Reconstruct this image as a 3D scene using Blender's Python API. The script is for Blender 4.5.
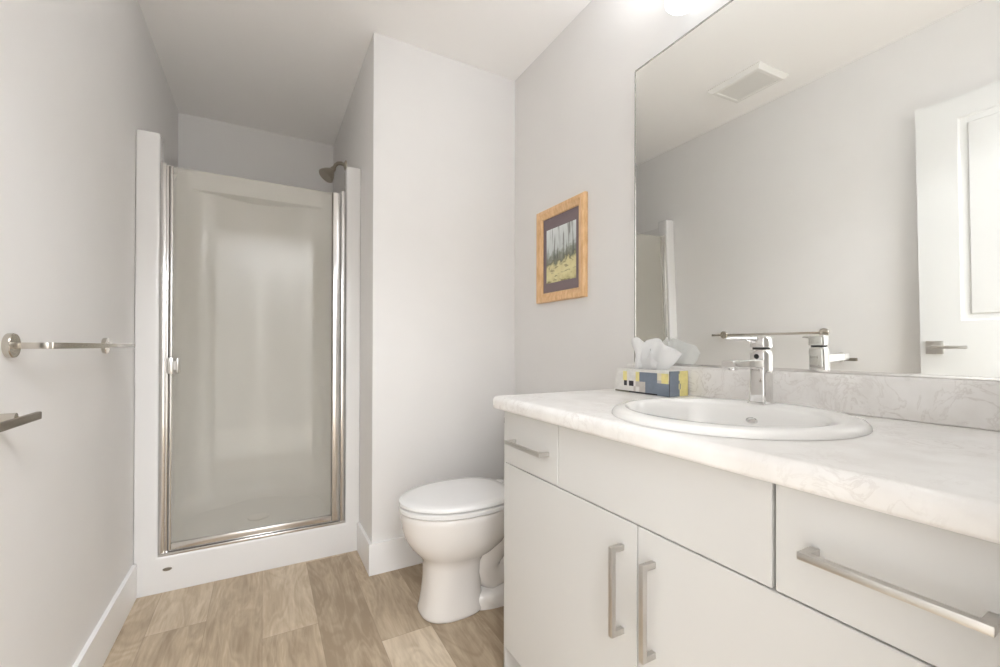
import bpy, bmesh, math, random
from mathutils import Vector, Matrix

# ------------------------------------------------------------------ scene, camera, world, light, exposure
scene = bpy.context.scene
for o in list(bpy.data.objects):
    bpy.data.objects.remove(o)
C = scene.collection
FPX, YAW, PITCH, ROLL, SHIFT = 431.49, 0.5027, 0.0045, 0.0026, 10.94
CAM = Vector((0.4563, 0.0, 1.0225))
cam_data = bpy.data.cameras.new('camera')
cam = bpy.data.objects.new('camera', cam_data)
C.objects.link(cam)
scene.camera = cam
cam_data.sensor_width = 36.0
cam_data.sensor_fit = 'HORIZONTAL'
cam_data.lens = 36.0 * FPX / 1000.0
cam_data.shift_y = SHIFT / 1000.0
cam_data.clip_start = 0.01
_h = Vector((math.sin(YAW), math.cos(YAW), 0)); _z = Vector((0, 0, 1))
_r = Vector((math.cos(YAW), -math.sin(YAW), 0))
_f = _h * math.cos(PITCH) + _z * math.sin(PITCH)
_u = -_h * math.sin(PITCH) + _z * math.cos(PITCH)
_r2 = _r * math.cos(ROLL) + _u * math.sin(ROLL)
_u2 = -_r * math.sin(ROLL) + _u * math.cos(ROLL)
_m = Matrix((_r2, _u2, -_f)).transposed().to_4x4()
_m.translation = CAM
cam.matrix_world = _m

world = bpy.data.worlds.new('world')
scene.world = world
world.use_nodes = True
world.node_tree.nodes['Background'].inputs['Color'].default_value = (0.9, 0.95, 1.0, 1)
world.node_tree.nodes['Background'].inputs['Strength'].default_value = 0.3

scene.view_settings.view_transform = 'Standard'
scene.view_settings.look = 'None'
scene.view_settings.gamma = 1.0
scene.view_settings.use_curve_mapping = False
scene.view_settings.exposure = 0.11
scene.cycles.use_denoising = True
scene.cycles.max_bounces = 14
scene.cycles.diffuse_bounces = 8
scene.cycles.glossy_bounces = 8
scene.cycles.transparent_max_bounces = 12
scene.cycles.sample_clamp_indirect = 6.0
scene.cycles.caustics_reflective = True
scene.cycles.blur_glossy = 0.6
scene.cycles.caustics_refractive = False

def area_lamp(name, loc, sx, sy, power, color, rot=(0, 0, 0)):
    d = bpy.data.lights.new(name, 'AREA')
    d.shape = 'RECTANGLE'; d.size = sx; d.size_y = sy; d.energy = power; d.color = color
    o = bpy.data.objects.new(name, d)
    o.location = loc; o.rotation_euler = rot
    C.objects.link(o)
    return o
# added fill light, hung unseen under the ceiling beyond the open doorway
area_lamp('hall_fill_light', (0.7, -1.1, 2.42), 1.2, 0.7, 88.0, (0.89, 0.94, 1.0))

VANITY_POWER = 4.6        # each bulb of the bar above the mirror
SHADE_GLOW = 1.1

# ------------------------------------------------------------------ room numbers
W = 1.63       # right wall
XR = 0.888     # side wall of the shower alcove
YF = 1.974     # wall behind the toilet
YT = 2.239     # shower front
YB = 3.239     # alcove back
Y0 = 0.05      # doorway wall
H = 2.44

# ------------------------------------------------------------------ materials
def lin(c):
    return tuple((v / 12.92 if v <= 0.04045 else ((v + 0.055) / 1.055) ** 2.4) for v in c) + (1.0,)
def rgb(r, g, b):
    return lin((r / 255.0, g / 255.0, b / 255.0))
def new_mat(name):
    m = bpy.data.materials.new(name); m.use_nodes = True
    nt = m.node_tree
    return m, nt, nt.nodes['Principled BSDF']
def plain(name, col, rough=0.5, metal=0.0, spec=0.5, coat=0.0, bump=0.0, bscale=300.0, var=0.0, vscale=6.0):
    m, nt, b = new_mat(name)
    b.inputs['Base Color'].default_value = col
    b.inputs['Roughness'].default_value = rough
    b.inputs['Metallic'].default_value = metal
    b.inputs['Specular IOR Level'].default_value = spec
    b.inputs['Coat Weight'].default_value = coat
    tc = nt.nodes.new('ShaderNodeTexCoord')
    if var:
        n = nt.nodes.new('ShaderNodeTexNoise'); n.inputs['Scale'].default_value = vscale
        n.inputs['Detail'].default_value = 4
        nt.links.new(tc.outputs['Object'], n.inputs['Vector'])
        r = nt.nodes.new('ShaderNodeValToRGB')
        r.color_ramp.elements[0].position = 0.3; r.color_ramp.elements[1].position = 0.7
        r.color_ramp.elements[0].color = tuple(v * (1 - var) for v in col[:3]) + (1,)
        r.color_ramp.elements[1].color = tuple(min(1, v * (1 + var)) for v in col[:3]) + (1,)
        nt.links.new(n.outputs['Fac'], r.inputs['Fac'])
        nt.links.new(r.outputs['Color'], b.inputs['Base Color'])
    if bump:
        n = nt.nodes.new('ShaderNodeTexNoise'); n.inputs['Scale'].default_value = bscale
        nt.links.new(tc.outputs['Object'], n.inputs['Vector'])
        bp = nt.nodes.new('ShaderNodeBump'); bp.inputs['Strength'].default_value = bump
        bp.inputs['Distance'].default_value = 0.002
        nt.links.new(n.outputs['Fac'], bp.inputs['Height'])
        nt.links.new(bp.outputs['Normal'], b.inputs['Normal'])
    return m

M = {}
M['wall'] = plain('wall_paint', rgb(231, 229, 227), 0.7, spec=0.25, bump=0.05, bscale=400, var=0.008)
M['ceiling'] = plain('ceiling_paint', rgb(251, 249, 247), 0.9, spec=0.1, bump=0.08, bscale=250)
M['trim'] = plain('trim_paint', rgb(240, 239, 238), 0.35, bump=0.02, bscale=60)
M['acrylic'] = plain('white_acrylic', rgb(224, 222, 220), 0.18, spec=0.5, var=0.006)
M['porcelain'] = plain('porcelain', rgb(230, 226, 222), 0.08, spec=0.5, coat=0.3, var=0.004)
M['sink'] = plain('sink_porcelain', rgb(240, 239, 237), 0.1, spec=0.5, coat=0.3, var=0.004)
M['seat'] = plain('seat_plastic', rgb(232, 231, 230), 0.16, var=0.004)
M['cabinet'] = plain('white_melamine', rgb(213, 212, 210), 0.32, spec=0.4, bump=0.01, bscale=30, var=0.006)
M['chrome'] = plain('chrome', rgb(228, 227, 226), 0.06, metal=1.0, var=0.02)
M['nickel'] = plain('polished_nickel', rgb(206, 200, 191), 0.14, metal=1.0, var=0.03)
M['shower_nickel'] = plain('dull_nickel', rgb(176, 168, 154), 0.3, metal=1.0, var=0.03)
M['brushed'] = plain('brushed_nickel', rgb(208, 205, 201), 0.30, metal=1.0, bump=0.02, bscale=900, var=0.03)
M['dark_brushed'] = plain('worn_nickel', rgb(150, 143, 132), 0.38, metal=1.0, var=0.05)
M['alu'] = plain('bright_aluminium', rgb(226, 224, 222), 0.2, metal=1.0, var=0.02)
M['dark'] = plain('dark_gap', rgb(60, 56, 52), 0.8, var=0.05)
M['gasket'] = plain('grey_gasket', rgb(120, 114, 106), 0.6, var=0.05)
M['black'] = plain('black_plastic', rgb(25, 25, 25), 0.4, var=0.05)
M['door'] = plain('door_paint', rgb(226, 226, 224), 0.4, bump=0.01, bscale=80)
M['vent'] = plain('vent_plastic', rgb(236, 234, 230), 0.4, var=0.004)
M['mirror_back'] = plain('mirror_back', rgb(190, 190, 186), 0.5, var=0.02)
M['mirror_edge'] = plain('mirror_edge', rgb(196, 196, 190), 0.15, metal=0.6, var=0.02)
M['tissue'] = plain('tissue_paper', rgb(252, 252, 252), 0.9, spec=0.1, bump=0.1, bscale=500)
_nt = M['tissue'].node_tree
_b = _nt.nodes['Principled BSDF']; _tl = _nt.nodes.new('ShaderNodeBsdfTranslucent'); _tl.inputs['Color'].default_value = (0.97, 0.97, 0.97, 1)
_mx = _nt.nodes.new('ShaderNodeMixShader'); _mx.inputs['Fac'].default_value = 0.5
_nt.links.new(_b.outputs[0], _mx.inputs[1]); _nt.links.new(_tl.outputs[0], _mx.inputs[2])
_nt.links.new(_mx.outputs[0], _nt.nodes['Material Output'].inputs['Surface'])
M['bounce_carpet'] = plain('pale_bounce_carpet', rgb(236, 230, 220), 0.95, spec=0.05, bump=0.4, bscale=700, var=0.03, vscale=200)
M['hall_wall'] = plain('hall_paint', rgb(236, 234, 232), 0.8, spec=0.2, bump=0.05, bscale=400)
for nm, c in {'box_white': (226, 224, 220), 'box_yellow': (234, 222, 152), 'box_blue': (124, 134, 148),
              'box_black': (46, 42, 50), 'box_olive': (110, 106, 84), 'box_grey': (200, 194, 188),
              'box_cream': (226, 218, 190)}.items():
    M[nm] = plain(nm, rgb(*c), 0.6, var=0.07, vscale=60)

def N(nt, t, **kw):
    n = nt.nodes.new(t)
    for k, v in kw.items():
        setattr(n, k, v)
    return n
def math_node(nt, op, a, b=None, c=None):
    n = N(nt, 'ShaderNodeMath', operation=op)
    for i, v in enumerate((a, b, c)):
        if v is None: continue
        if isinstance(v, (int, float)): n.inputs[i].default_value = v
        else: nt.links.new(v, n.inputs[i])
    return n.outputs[0]

def mirror_mat():
    m, nt, b = new_mat('silvered_mirror')
    b.inputs['Base Color'].default_value = rgb(251, 252, 250)
    b.inputs['Metallic'].default_value = 1.0
    b.inputs['Roughness'].default_value = 0.0
    return m
M['mirror'] = mirror_mat()

def glass_mat():
    m = bpy.data.materials.new('shower_glass'); m.use_nodes = True
    nt = m.node_tree; nt.nodes.clear()
    out = nt.nodes.new('ShaderNodeOutputMaterial')
    tr = nt.nodes.new('ShaderNodeBsdfTransparent'); tr.inputs['Color'].default_value = (0.985, 0.985, 0.975, 1)
    gl = nt.nodes.new('ShaderNodeBsdfGlossy'); gl.inputs['Roughness'].default_value = 0.01
    df = nt.nodes.new('ShaderNodeBsdfDiffuse'); df.inputs['Color'].default_value = (0.80, 0.76, 0.66, 1)
    ge = nt.nodes.new('ShaderNodeNewGeometry')
    dt = nt.nodes.new('ShaderNodeVectorMath'); dt.operation = 'DOT_PRODUCT'
    nt.links.new(ge.outputs['Normal'], dt.inputs[0]); nt.links.new(ge.outputs['Incoming'], dt.inputs[1])
    ca = math_node(nt, 'ABSOLUTE', dt.outputs['Value'])
    fr = math_node(nt, 'MULTIPLY_ADD', math_node(nt, 'POWER', math_node(nt, 'SUBTRACT', 1.0, ca), 5.0), 0.97, 0.025)
    mx = nt.nodes.new('ShaderNodeMixShader'); m2 = nt.nodes.new('ShaderNodeMixShader')
    nz = nt.nodes.new('ShaderNodeTexNoise'); nz.inputs['Scale'].default_value = 2.0
    mr = nt.nodes.new('ShaderNodeMapRange')
    mr.inputs['To Min'].default_value = 0.14; mr.inputs['To Max'].default_value = 0.19   # warm diffuse haze mixed over the clear pane
    tc = nt.nodes.new('ShaderNodeTexCoord')
    nt.links.new(tc.outputs['Object'], nz.inputs['Vector'])
    nt.links.new(nz.outputs['Fac'], mr.inputs['Value'])
    nt.links.new(mr.outputs['Result'], m2.inputs['Fac'])
    nt.links.new(tr.outputs[0], m2.inputs[1]); nt.links.new(df.outputs[0], m2.inputs[2])
    nt.links.new(fr, mx.inputs['Fac'])
    nt.links.new(m2.outputs[0], mx.inputs[1]); nt.links.new(gl.outputs[0], mx.inputs[2])
    nt.links.new(mx.outputs[0], out.inputs['Surface'])
    return m
M['glass'] = glass_mat()

def shade_mat():
    m = bpy.data.materials.new('frosted_lamp_glass'); m.use_nodes = True
    nt = m.node_tree; b = nt.nodes['Principled BSDF']
    b.inputs['Base Color'].default_value = (0.9, 0.88, 0.85, 1)
    b.inputs['Roughness'].default_value = 0.3
    b.inputs['Emission Color'].default_value = (0.89, 0.94, 1.0, 1)
    b.inputs['Emission Strength'].default_value = SHADE_GLOW
    return m
M['shade'] = shade_mat()

def floor_mat():
    m, nt, b = new_mat('vinyl_planks')
    tc = N(nt, 'ShaderNodeTexCoord')
    sp = N(nt, 'ShaderNodeSeparateXYZ'); nt.links.new(tc.outputs['Object'], sp.inputs[0])
    X, Y = sp.outputs['X'], sp.outputs['Y']
    PW, PL = 0.1815, 1.22
    u = math_node(nt, 'DIVIDE', math_node(nt, 'SUBTRACT', X, 0.459), PW)
    row = math_node(nt, 'FLOOR', u)
    fu = math_node(nt, 'FRACT', u)
    wn = N(nt, 'ShaderNodeTexWhiteNoise', noise_dimensions='1D')
    nt.links.new(math_node(nt, 'ADD', row, 7.3), wn.inputs['W'])
    # joints: staggered by a fixed fraction from row to row
    off = math_node(nt, 'MULTIPLY', row, -0.505)
    v = math_node(nt, 'DIVIDE', math_node(nt, 'ADD', math_node(nt, 'SUBTRACT', Y, 1.72), off), PL)
    col = math_node(nt, 'FLOOR', v)
    fv = math_node(nt, 'FRACT', v)
    pid = N(nt, 'ShaderNodeCombineXYZ')
    nt.links.new(row, pid.inputs[0]); nt.links.new(col, pid.inputs[1])
    wp = N(nt, 'ShaderNodeTexWhiteNoise', noise_dimensions='3D')
    nt.links.new(pid.outputs[0], wp.inputs['Vector'])
    # grain coordinates, shifted per plank
    sh = N(nt, 'ShaderNodeVectorMath', operation='SCALE'); sh.inputs['Scale'].default_value = 37.0
    nt.links.new(wp.outputs['Color'], sh.inputs[0])
    ad = N(nt, 'ShaderNodeVectorMath', operation='ADD')
    nt.links.new(tc.outputs['Object'], ad.inputs[0]); nt.links.new(sh.outputs[0], ad.inputs[1])
    mp = N(nt, 'ShaderNodeMapping'); mp.inputs['Scale'].default_value = (16, 2.6, 1)
    nt.links.new(ad.outputs[0], mp.inputs['Vector'])
    g1 = N(nt, 'ShaderNodeTexNoise'); g1.inputs['Scale'].default_value = 1.6; g1.inputs['Detail'].default_value = 8
    g1.inputs['Roughness'].default_value = 0.65; g1.inputs['Distortion'].default_value = 0.6
    nt.links.new(mp.outputs[0], g1.inputs['Vector'])
    mp2 = N(nt, 'ShaderNodeMapping'); mp2.inputs['Scale'].default_value = (7.5, 1.7, 1)
    nt.links.new(ad.outputs[0], mp2.inputs['Vector'])
    g2 = N(nt, 'ShaderNodeTexNoise'); g2.inputs['Scale'].default_value = 0.9; g2.inputs['Detail'].default_value = 3
    g2.inputs['Distortion'].default_value = 1.2
    nt.links.new(mp2.outputs[0], g2.inputs['Vector'])
    mp3 = N(nt, 'ShaderNodeMapping'); mp3.inputs['Scale'].default_value = (150, 9, 1)
    nt.links.new(ad.outputs[0], mp3.inputs['Vector'])
    g3 = N(nt, 'ShaderNodeTexNoise'); g3.inputs['Scale'].default_value = 1.0; g3.inputs['Detail'].default_value = 4
    nt.links.new(mp3.outputs[0], g3.inputs['Vector'])
    # cathedral rings
    ring = math_node(nt, 'SINE', math_node(nt, 'MULTIPLY', g2.outputs['Fac'], 70.0))
    t = math_node(nt, 'ADD', math_node(nt, 'MULTIPLY', g1.outputs['Fac'], 0.75), math_node(nt, 'MULTIPLY', g2.outputs['Fac'], 0.45))
    t = math_node(nt, 'ADD', t, math_node(nt, 'MULTIPLY', ring, 0.05))
    t = math_node(nt, 'ADD', t, math_node(nt, 'MULTIPLY', math_node(nt, 'SUBTRACT', g3.outputs['Fac'], 0.5), 0.22))
    t = math_node(nt, 'ADD', t, math_node(nt, 'MULTIPLY', math_node(nt, 'SUBTRACT', wp.outputs['Value'], 0.5), 0.42))
    t = math_node(nt, 'SUBTRACT', t, 0.1)
    r = N(nt, 'ShaderNodeValToRGB')
    e = r.color_ramp.elements
    e[0].position = 0.22; e[0].color = rgb(156, 138, 116)
    e[1].position = 0.78; e[1].color = rgb(216, 201, 179)
    k = e.new(0.5); k.color = rgb(187, 169, 145)
    nt.links.new(t, r.inputs['Fac'])
    # seams
    s1 = math_node(nt, 'LESS_THAN', math_node(nt, 'MINIMUM', fu, math_node(nt, 'SUBTRACT', 1.0, fu)), 0.006)
    s2 = math_node(nt, 'LESS_THAN', math_node(nt, 'MINIMUM', fv, math_node(nt, 'SUBTRACT', 1.0, fv)), 0.0009)
    s = math_node(nt, 'MAXIMUM', s1, s2)
    mx = N(nt, 'ShaderNodeMix', data_type='RGBA')
    nt.links.new(math_node(nt, 'MULTIPLY', s, 0.45), mx.inputs['Factor'])
    nt.links.new(r.outputs['Color'], mx.inputs['A'])
    mx.inputs['B'].default_value = rgb(134, 116, 98)
    nt.links.new(mx.outputs['Result'], b.inputs['Base Color'])
    b.inputs['Roughness'].default_value = 0.5
    b.inputs['Specular IOR Level'].default_value = 0.35
    bp = N(nt, 'ShaderNodeBump'); bp.inputs['Strength'].default_value = 0.12; bp.inputs['Distance'].default_value = 0.001
    nt.links.new(g3.outputs['Fac'], bp.inputs['Height']); nt.links.new(bp.outputs['Normal'], b.inputs['Normal'])
    return m
M['floor'] = floor_mat()

def marble_mat():
    m, nt, b = new_mat('marbled_laminate')
    tc = N(nt, 'ShaderNodeTexCoord')
    n0 = N(nt, 'ShaderNodeTexNoise'); n0.inputs['Scale'].default_value = 15; n0.inputs['Detail'].default_value = 6
    n0.inputs['Roughness'].default_value = 0.62
    n0.inputs['Distortion'].default_value = 1.6
    nt.links.new(tc.outputs['Object'], n0.inputs['Vector'])
    v = math_node(nt, 'ABSOLUTE', math_node(nt, 'SUBTRACT', n0.outputs['Fac'], 0.5))
    vein = N(nt, 'ShaderNodeMapRange'); vein.inputs['From Min'].default_value = 0.0; vein.inputs['From Max'].default_value = 0.035
    vein.inputs['To Min'].default_value = 1.0; vein.inputs['To Max'].default_value = 0.0
    nt.links.new(v, vein.inputs['Value'])
    n1 = N(nt, 'ShaderNodeTexNoise'); n1.inputs['Scale'].default_value = 5; n1.inputs['Detail'].default_value = 3
    nt.links.new(tc.outputs['Object'], n1.inputs['Vector'])
    gate = N(nt, 'ShaderNodeMapRange'); gate.inputs['From Min'].default_value = 0.42; gate.inputs['From Max'].default_value = 0.68
    nt.links.new(n1.outputs['Fac'], gate.inputs['Value'])
    f = math_node(nt, 'MULTIPLY', math_node(nt, 'MULTIPLY', vein.outputs[0], gate.outputs[0]), 0.42)
    n2 = N(nt, 'ShaderNodeTexNoise'); n2.inputs['Scale'].default_value = 14; n2.inputs['Detail'].default_value = 5
    nt.links.new(tc.outputs['Object'], n2.inputs['Vector'])
    r = N(nt, 'ShaderNodeValToRGB')
    r.color_ramp.elements[0].position = 0.35; r.color_ramp.elements[0].color = rgb(232, 229, 226)
    r.color_ramp.elements[1].position = 0.65; r.color_ramp.elements[1].color = rgb(242, 240, 238)
    nt.links.new(n2.outputs['Fac'], r.inputs['Fac'])
    mx = N(nt, 'ShaderNodeMix', data_type='RGBA')
    nt.links.new(f, mx.inputs['Factor']); nt.links.new(r.outputs['Color'], mx.inputs['A'])
    mx.inputs['B'].default_value = rgb(176, 166, 157)
    nt.links.new(mx.outputs['Result'], b.inputs['Base Color'])
    b.inputs['Roughness'].default_value = 0.3
    return m
M['marble'] = marble_mat()

def oak_mat():
    m, nt, b = new_mat('oak_frame')
    tc = N(nt, 'ShaderNodeTexCoord')
    mp = N(nt, 'ShaderNodeMapping'); mp.inputs['Scale'].default_value = (60, 60, 14)
    nt.links.new(tc.outputs['Object'], mp.inputs['Vector'])
    n = N(nt, 'ShaderNodeTexNoise'); n.inputs['Scale'].default_value = 1.5; n.inputs['Detail'].default_value = 5
    nt.links.new(mp.outputs[0], n.inputs['Vector'])
    r = N(nt, 'ShaderNodeValToRGB')
    r.color_ramp.elements[0].position = 0.3; r.color_ramp.elements[0].color = rgb(214, 170, 120)
    r.color_ramp.elements[1].position = 0.7; r.color_ramp.elements[1].color = rgb(238, 200, 154)
    nt.links.new(n.outputs['Fac'], r.inputs['Fac']); nt.links.new(r.outputs['Color'], b.inputs['Base Color'])
    b.inputs['Roughness'].default_value = 0.35
    return m
M['oak'] = oak_mat()
M['mat_board'] = plain('plum_mat_board', rgb(130, 116, 120), 0.85, var=0.03, vscale=30)

def landscape_mat():
    # object coordinates: y across (0..w, 0 = right end), z up (0..h)
    m, nt, b = new_mat('landscape_print')
    tc = N(nt, 'ShaderNodeTexCoord'); sp = N(nt, 'ShaderNodeSeparateXYZ')
    nt.links.new(tc.outputs['Object'], sp.inputs[0])
    Y, Z = sp.outputs['Y'], sp.outputs['Z']
    n = N(nt, 'ShaderNodeTexNoise'); n.inputs['Scale'].default_value = 45; n.inputs['Detail'].default_value = 4
    nt.links.new(tc.outputs['Object'], n.inputs['Vector'])
    wob = math_node(nt, 'MULTIPLY', math_node(nt, 'SUBTRACT', n.outputs['Fac'], 0.5), 0.09)
    z2 = math_node(nt, 'ADD', math_node(nt, 'ADD', Z, wob), math_node(nt, 'MULTIPLY', Y, 0.14))
    r = N(nt, 'ShaderNodeValToRGB')
    e = r.color_ramp.elements
    e[0].position = 0.0; e[0].color = rgb(178, 168, 126)
    e[1].position = 1.0; e[1].color = rgb(226, 230, 230)
    for p, c in ((0.06, (208, 198, 146)), (0.2, (228, 220, 172)), (0.34, (218, 208, 160)), (0.41, (124, 124, 106)),
                 (0.52, (150, 154, 144)), (0.62, (206, 212, 212))):
        k = e.new(p); k.color = rgb(*c)
    nt.links.new(math_node(nt, 'MULTIPLY', z2, 1.0 / 0.27), r.inputs['Fac'])
    # trunks
    mp = N(nt, 'ShaderNodeMapping'); mp.inputs['Scale'].default_value = (1, 75, 6)
    nt.links.new(tc.outputs['Object'], mp.inputs['Vector'])
    tn = N(nt, 'ShaderNodeTexNoise'); tn.inputs['Scale'].default_value = 1.0; tn.inputs['Detail'].default_value = 2
    nt.links.new(mp.outputs[0], tn.inputs['Vector'])
    tr = N(nt, 'ShaderNodeMapRange'); tr.inputs['From Min'].default_value = 0.52; tr.inputs['From Max'].default_value = 0.62
    nt.links.new(tn.outputs['Fac'], tr.inputs['Value'])
    up = N(nt, 'ShaderNodeMapRange'); up.inputs['From Min'].default_value = 0.09; up.inputs['From Max'].default_value = 0.11
    nt.links.new(Z, up.inputs['Value'])
    f = math_node(nt, 'MULTIPLY', math_node(nt, 'MULTIPLY', tr.outputs[0], up.outputs[0]), 0.7)
    mx = N(nt, 'ShaderNodeMix', data_type='RGBA')
    nt.links.new(f, mx.inputs['Factor']); nt.links.new(r.outputs['Color'], mx.inputs['A'])
    mx.inputs['B'].default_value = rgb(96, 100, 92)
    # dark grass strokes
    mp2 = N(nt, 'ShaderNodeMapping'); mp2.inputs['Scale'].default_value = (1, 14, 60); mp2.inputs['Rotation'].default_value = (0.35, 0, 0)
    nt.links.new(tc.outputs['Object'], mp2.inputs['Vector'])
    gn = N(nt, 'ShaderNodeTexNoise'); gn.inputs['Scale'].default_value = 1.3; gn.inputs['Detail'].default_value = 3
    nt.links.new(mp2.outputs[0], gn.inputs['Vector'])
    gr = N(nt, 'ShaderNodeMapRange'); gr.inputs['From Min'].default_value = 0.56; gr.inputs['From Max'].default_value = 0.66
    nt.links.new(gn.outputs['Fac'], gr.inputs['Value'])
    lo = math_node(nt, 'SUBTRACT', 1.0, up.outputs[0])
    mx2 = N(nt, 'ShaderNodeMix', data_type='RGBA')
    nt.links.new(math_node(nt, 'MULTIPLY', math_node(nt, 'MULTIPLY', gr.outputs[0], lo), 0.75), mx2.inputs['Factor'])
    nt.links.new(mx.outputs['Result'], mx2.inputs['A']); mx2.inputs['B'].default_value = rgb(112, 104, 74)
    nt.links.new(mx2.outputs['Result'], b.inputs['Base Color'])
    b.inputs['Roughness'].default_value = 0.6
    return m
M['landscape'] = landscape_mat()

# ------------------------------------------------------------------ helpers
class MB:
    """collects shapes into one mesh; material slots are given as a list"""
    def __init__(self):
        self.bm = bmesh.new(); self.slot = 0
    def _mark(self, faces):
        for f in faces: f.material_index = self.slot
    def box(self, x0, x1, y0, y1, z0, z1, bev=0.0, seg=2):
        r = bmesh.ops.create_cube(self.bm, size=1.0)
        vs = r['verts']
        for v in vs:
            v.co = Vector((x0 + (v.co.x + .5) * (x1 - x0), y0 + (v.co.y + .5) * (y1 - y0), z0 + (v.co.z + .5) * (z1 - z0)))
        fs = set(f for v in vs for f in v.link_faces)
        self._mark(fs)
        if bev > 0:
            es = list(set(e for v in vs for e in v.link_edges))
            bmesh.ops.bevel(self.bm, geom=es, offset=bev, segments=seg, profile=0.5, affect='EDGES', clamp_overlap=True, material=-1)
        return self
    def rings(self, rings, cap0=True, cap1=True, closed=True):
        """loft a list of equal-length point loops"""
        allv = [[self.bm.verts.new(p) for p in r] for r in rings]
        fs = []
        n = len(rings[0])
        for a, b in zip(allv[:-1], allv[1:]):
            for i in range(n if closed else n - 1):
                j = (i + 1) % n
                try: fs.append(self.bm.faces.new((a[i], a[j], b[j], b[i])))
                except ValueError: pass
        if cap0: fs.append(self.bm.faces.new(list(reversed(allv[0]))))
        if cap1: fs.append(self.bm.faces.new(allv[-1]))
        self._mark(fs)
        return self
    def tube(self, pts, r, n=16, cap=True):
        pts = [Vector(p) for p in pts]
        rr = r if isinstance(r, (list, tuple)) else [r] * len(pts)
        rings = []
        t0 = (pts[1] - pts[0]).normalized()
        ref = Vector((0, 0, 1)) if abs(t0.z) < 0.9 else Vector((1, 0, 0))
        a = t0.cross(ref).normalized()
        for i, p in enumerate(pts):
            if i == 0: t = pts[1] - pts[0]
            elif i == len(pts) - 1: t = pts[-1] - pts[-2]
            else: t = (pts[i + 1] - pts[i]).normalized() + (pts[i] - pts[i - 1]).normalized()
            t.normalize()
            a = (a - t * a.dot(t)).normalized()
            b = t.cross(a)
            rings.append([p + (a * math.cos(2 * math.pi * k / n) + b * math.sin(2 * math.pi * k / n)) * rr[i] for k in range(n)])
        return self.rings(rings, cap, cap)
    def lathe(self, prof, origin, axis='z', n=32, cap0=True, cap1=True):
        """prof: (radius, height) list along the axis"""
        rings = []
        for r, h in prof:
            ring = []
            for k in range(n):
                c, s = math.cos(2 * math.pi * k / n) * r, math.sin(2 * math.pi * k / n) * r
                if axis == 'z': p = (c, s, h)
                elif axis == 'x': p = (h, c, s)
                else: p = (s, h, c)
                ring.append(Vector(origin) + Vector(p))
            rings.append(ring)
        return self.rings(rings, cap0, cap1)
    def prism(self, outline, axis, a, b):
        """extrude a 2-D outline along an axis from a to b"""
        def mk(u, v, w):
            return {'x': (w, u, v), 'y': (u, w, v), 'z': (u, v, w)}[axis]
        return self.rings([[mk(u, v, a) for u, v in outline], [mk(u, v, b) for u, v in outline]])
    def build(self, name, mat, parent=None, smooth=35, loc=None, normals=True):
        if normals: bmesh.ops.recalc_face_normals(self.bm, faces=self.bm.faces)
        me = bpy.data.meshes.new(name)
        self.bm.to_mesh(me); self.bm.free()
        mats = mat if isinstance(mat, (list, tuple)) else [mat]
        for mm in mats: me.materials.append(M[mm] if isinstance(mm, str) else mm)
        if smooth:
            for p in me.polygons: p.use_smooth = True
            try: me.set_sharp_from_angle(angle=math.radians(smooth))
            except AttributeError: pass
        o = bpy.data.objects.new(name, me)
        C.objects.link(o)
        if loc is not None:
            # origin at loc, geometry stays where it was authored
            me.transform(Matrix.Translation(-Vector(loc))); o.location = loc
        if parent is not None:
            o.parent = parent
            o.matrix_parent_inverse = Matrix.Translation(-Vector(parent.location))
        return o

def tag(o, label, cat, group=None):
    o['label'] = label; o['category'] = cat
    if group: o['group'] = group
    return o
def thing(name, label, cat, loc, group=None):
    o = bpy.data.objects.new(name, None); o.empty_display_size = 0.05
    C.objects.link(o); o.location = loc
    return tag(o, label, cat, group)
def struct(o, label=None):
    o['kind'] = 'structure'
    if label: o['label'] = label
    return o
def sbox(name, mat, *b, bev=0.0, label=None):
    m = MB(); m.box(*b, bev=bev)
    return struct(m.build(name, mat), label)

# ------------------------------------------------------------------ room shell
T = 0.10
sbox('floor', 'floor', -T, W + T, Y0 - 0.12, YB + T, -T, 0)
sbox('ceiling', 'ceiling', -T, W + T, Y0 - T, YB + T, H, H + T)
sbox('wall_left', 'wall', -T, 0, Y0 - T, YB + T, 0, H)
sbox('wall_right', 'wall', W, W + T, Y0 - T, YF + T, 0, H)
m = MB(); m.box(XR, W + T, YF, YB + T, 0, H, bev=0.004)
struct(m.build('wall_toilet', 'wall'))
sbox('wall_shower', 'wall', 0, XR, YB, YB + T, 0, H)
# wall with the doorway behind the camera
DX0, DX1, DZ = 0.085, 0.885, 2.065
m = MB()
m.box(0, DX0, Y0 - 0.12, Y0, 0, H); m.box(DX1, W, Y0 - 0.12, Y0, 0, H); m.box(DX0, DX1, Y0 - 0.12, Y0, DZ, H)
struct(m.build('wall_front', 'wall'))
m = MB()
m.box(DX0 - 0.06, DX0 + 0.012, Y0 + 0.0005, Y0 + 0.015, 0.0, DZ + 0.06)
m.box(DX1 - 0.012, DX1 + 0.06, Y0 + 0.0005, Y0 + 0.015, 0.0, DZ + 0.06)
m.box(DX0 + 0.012, DX1 - 0.012, Y0 + 0.0005, Y0 + 0.015, DZ - 0.012, DZ + 0.06)
struct(m.build('trim_1', 'trim'))
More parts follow.
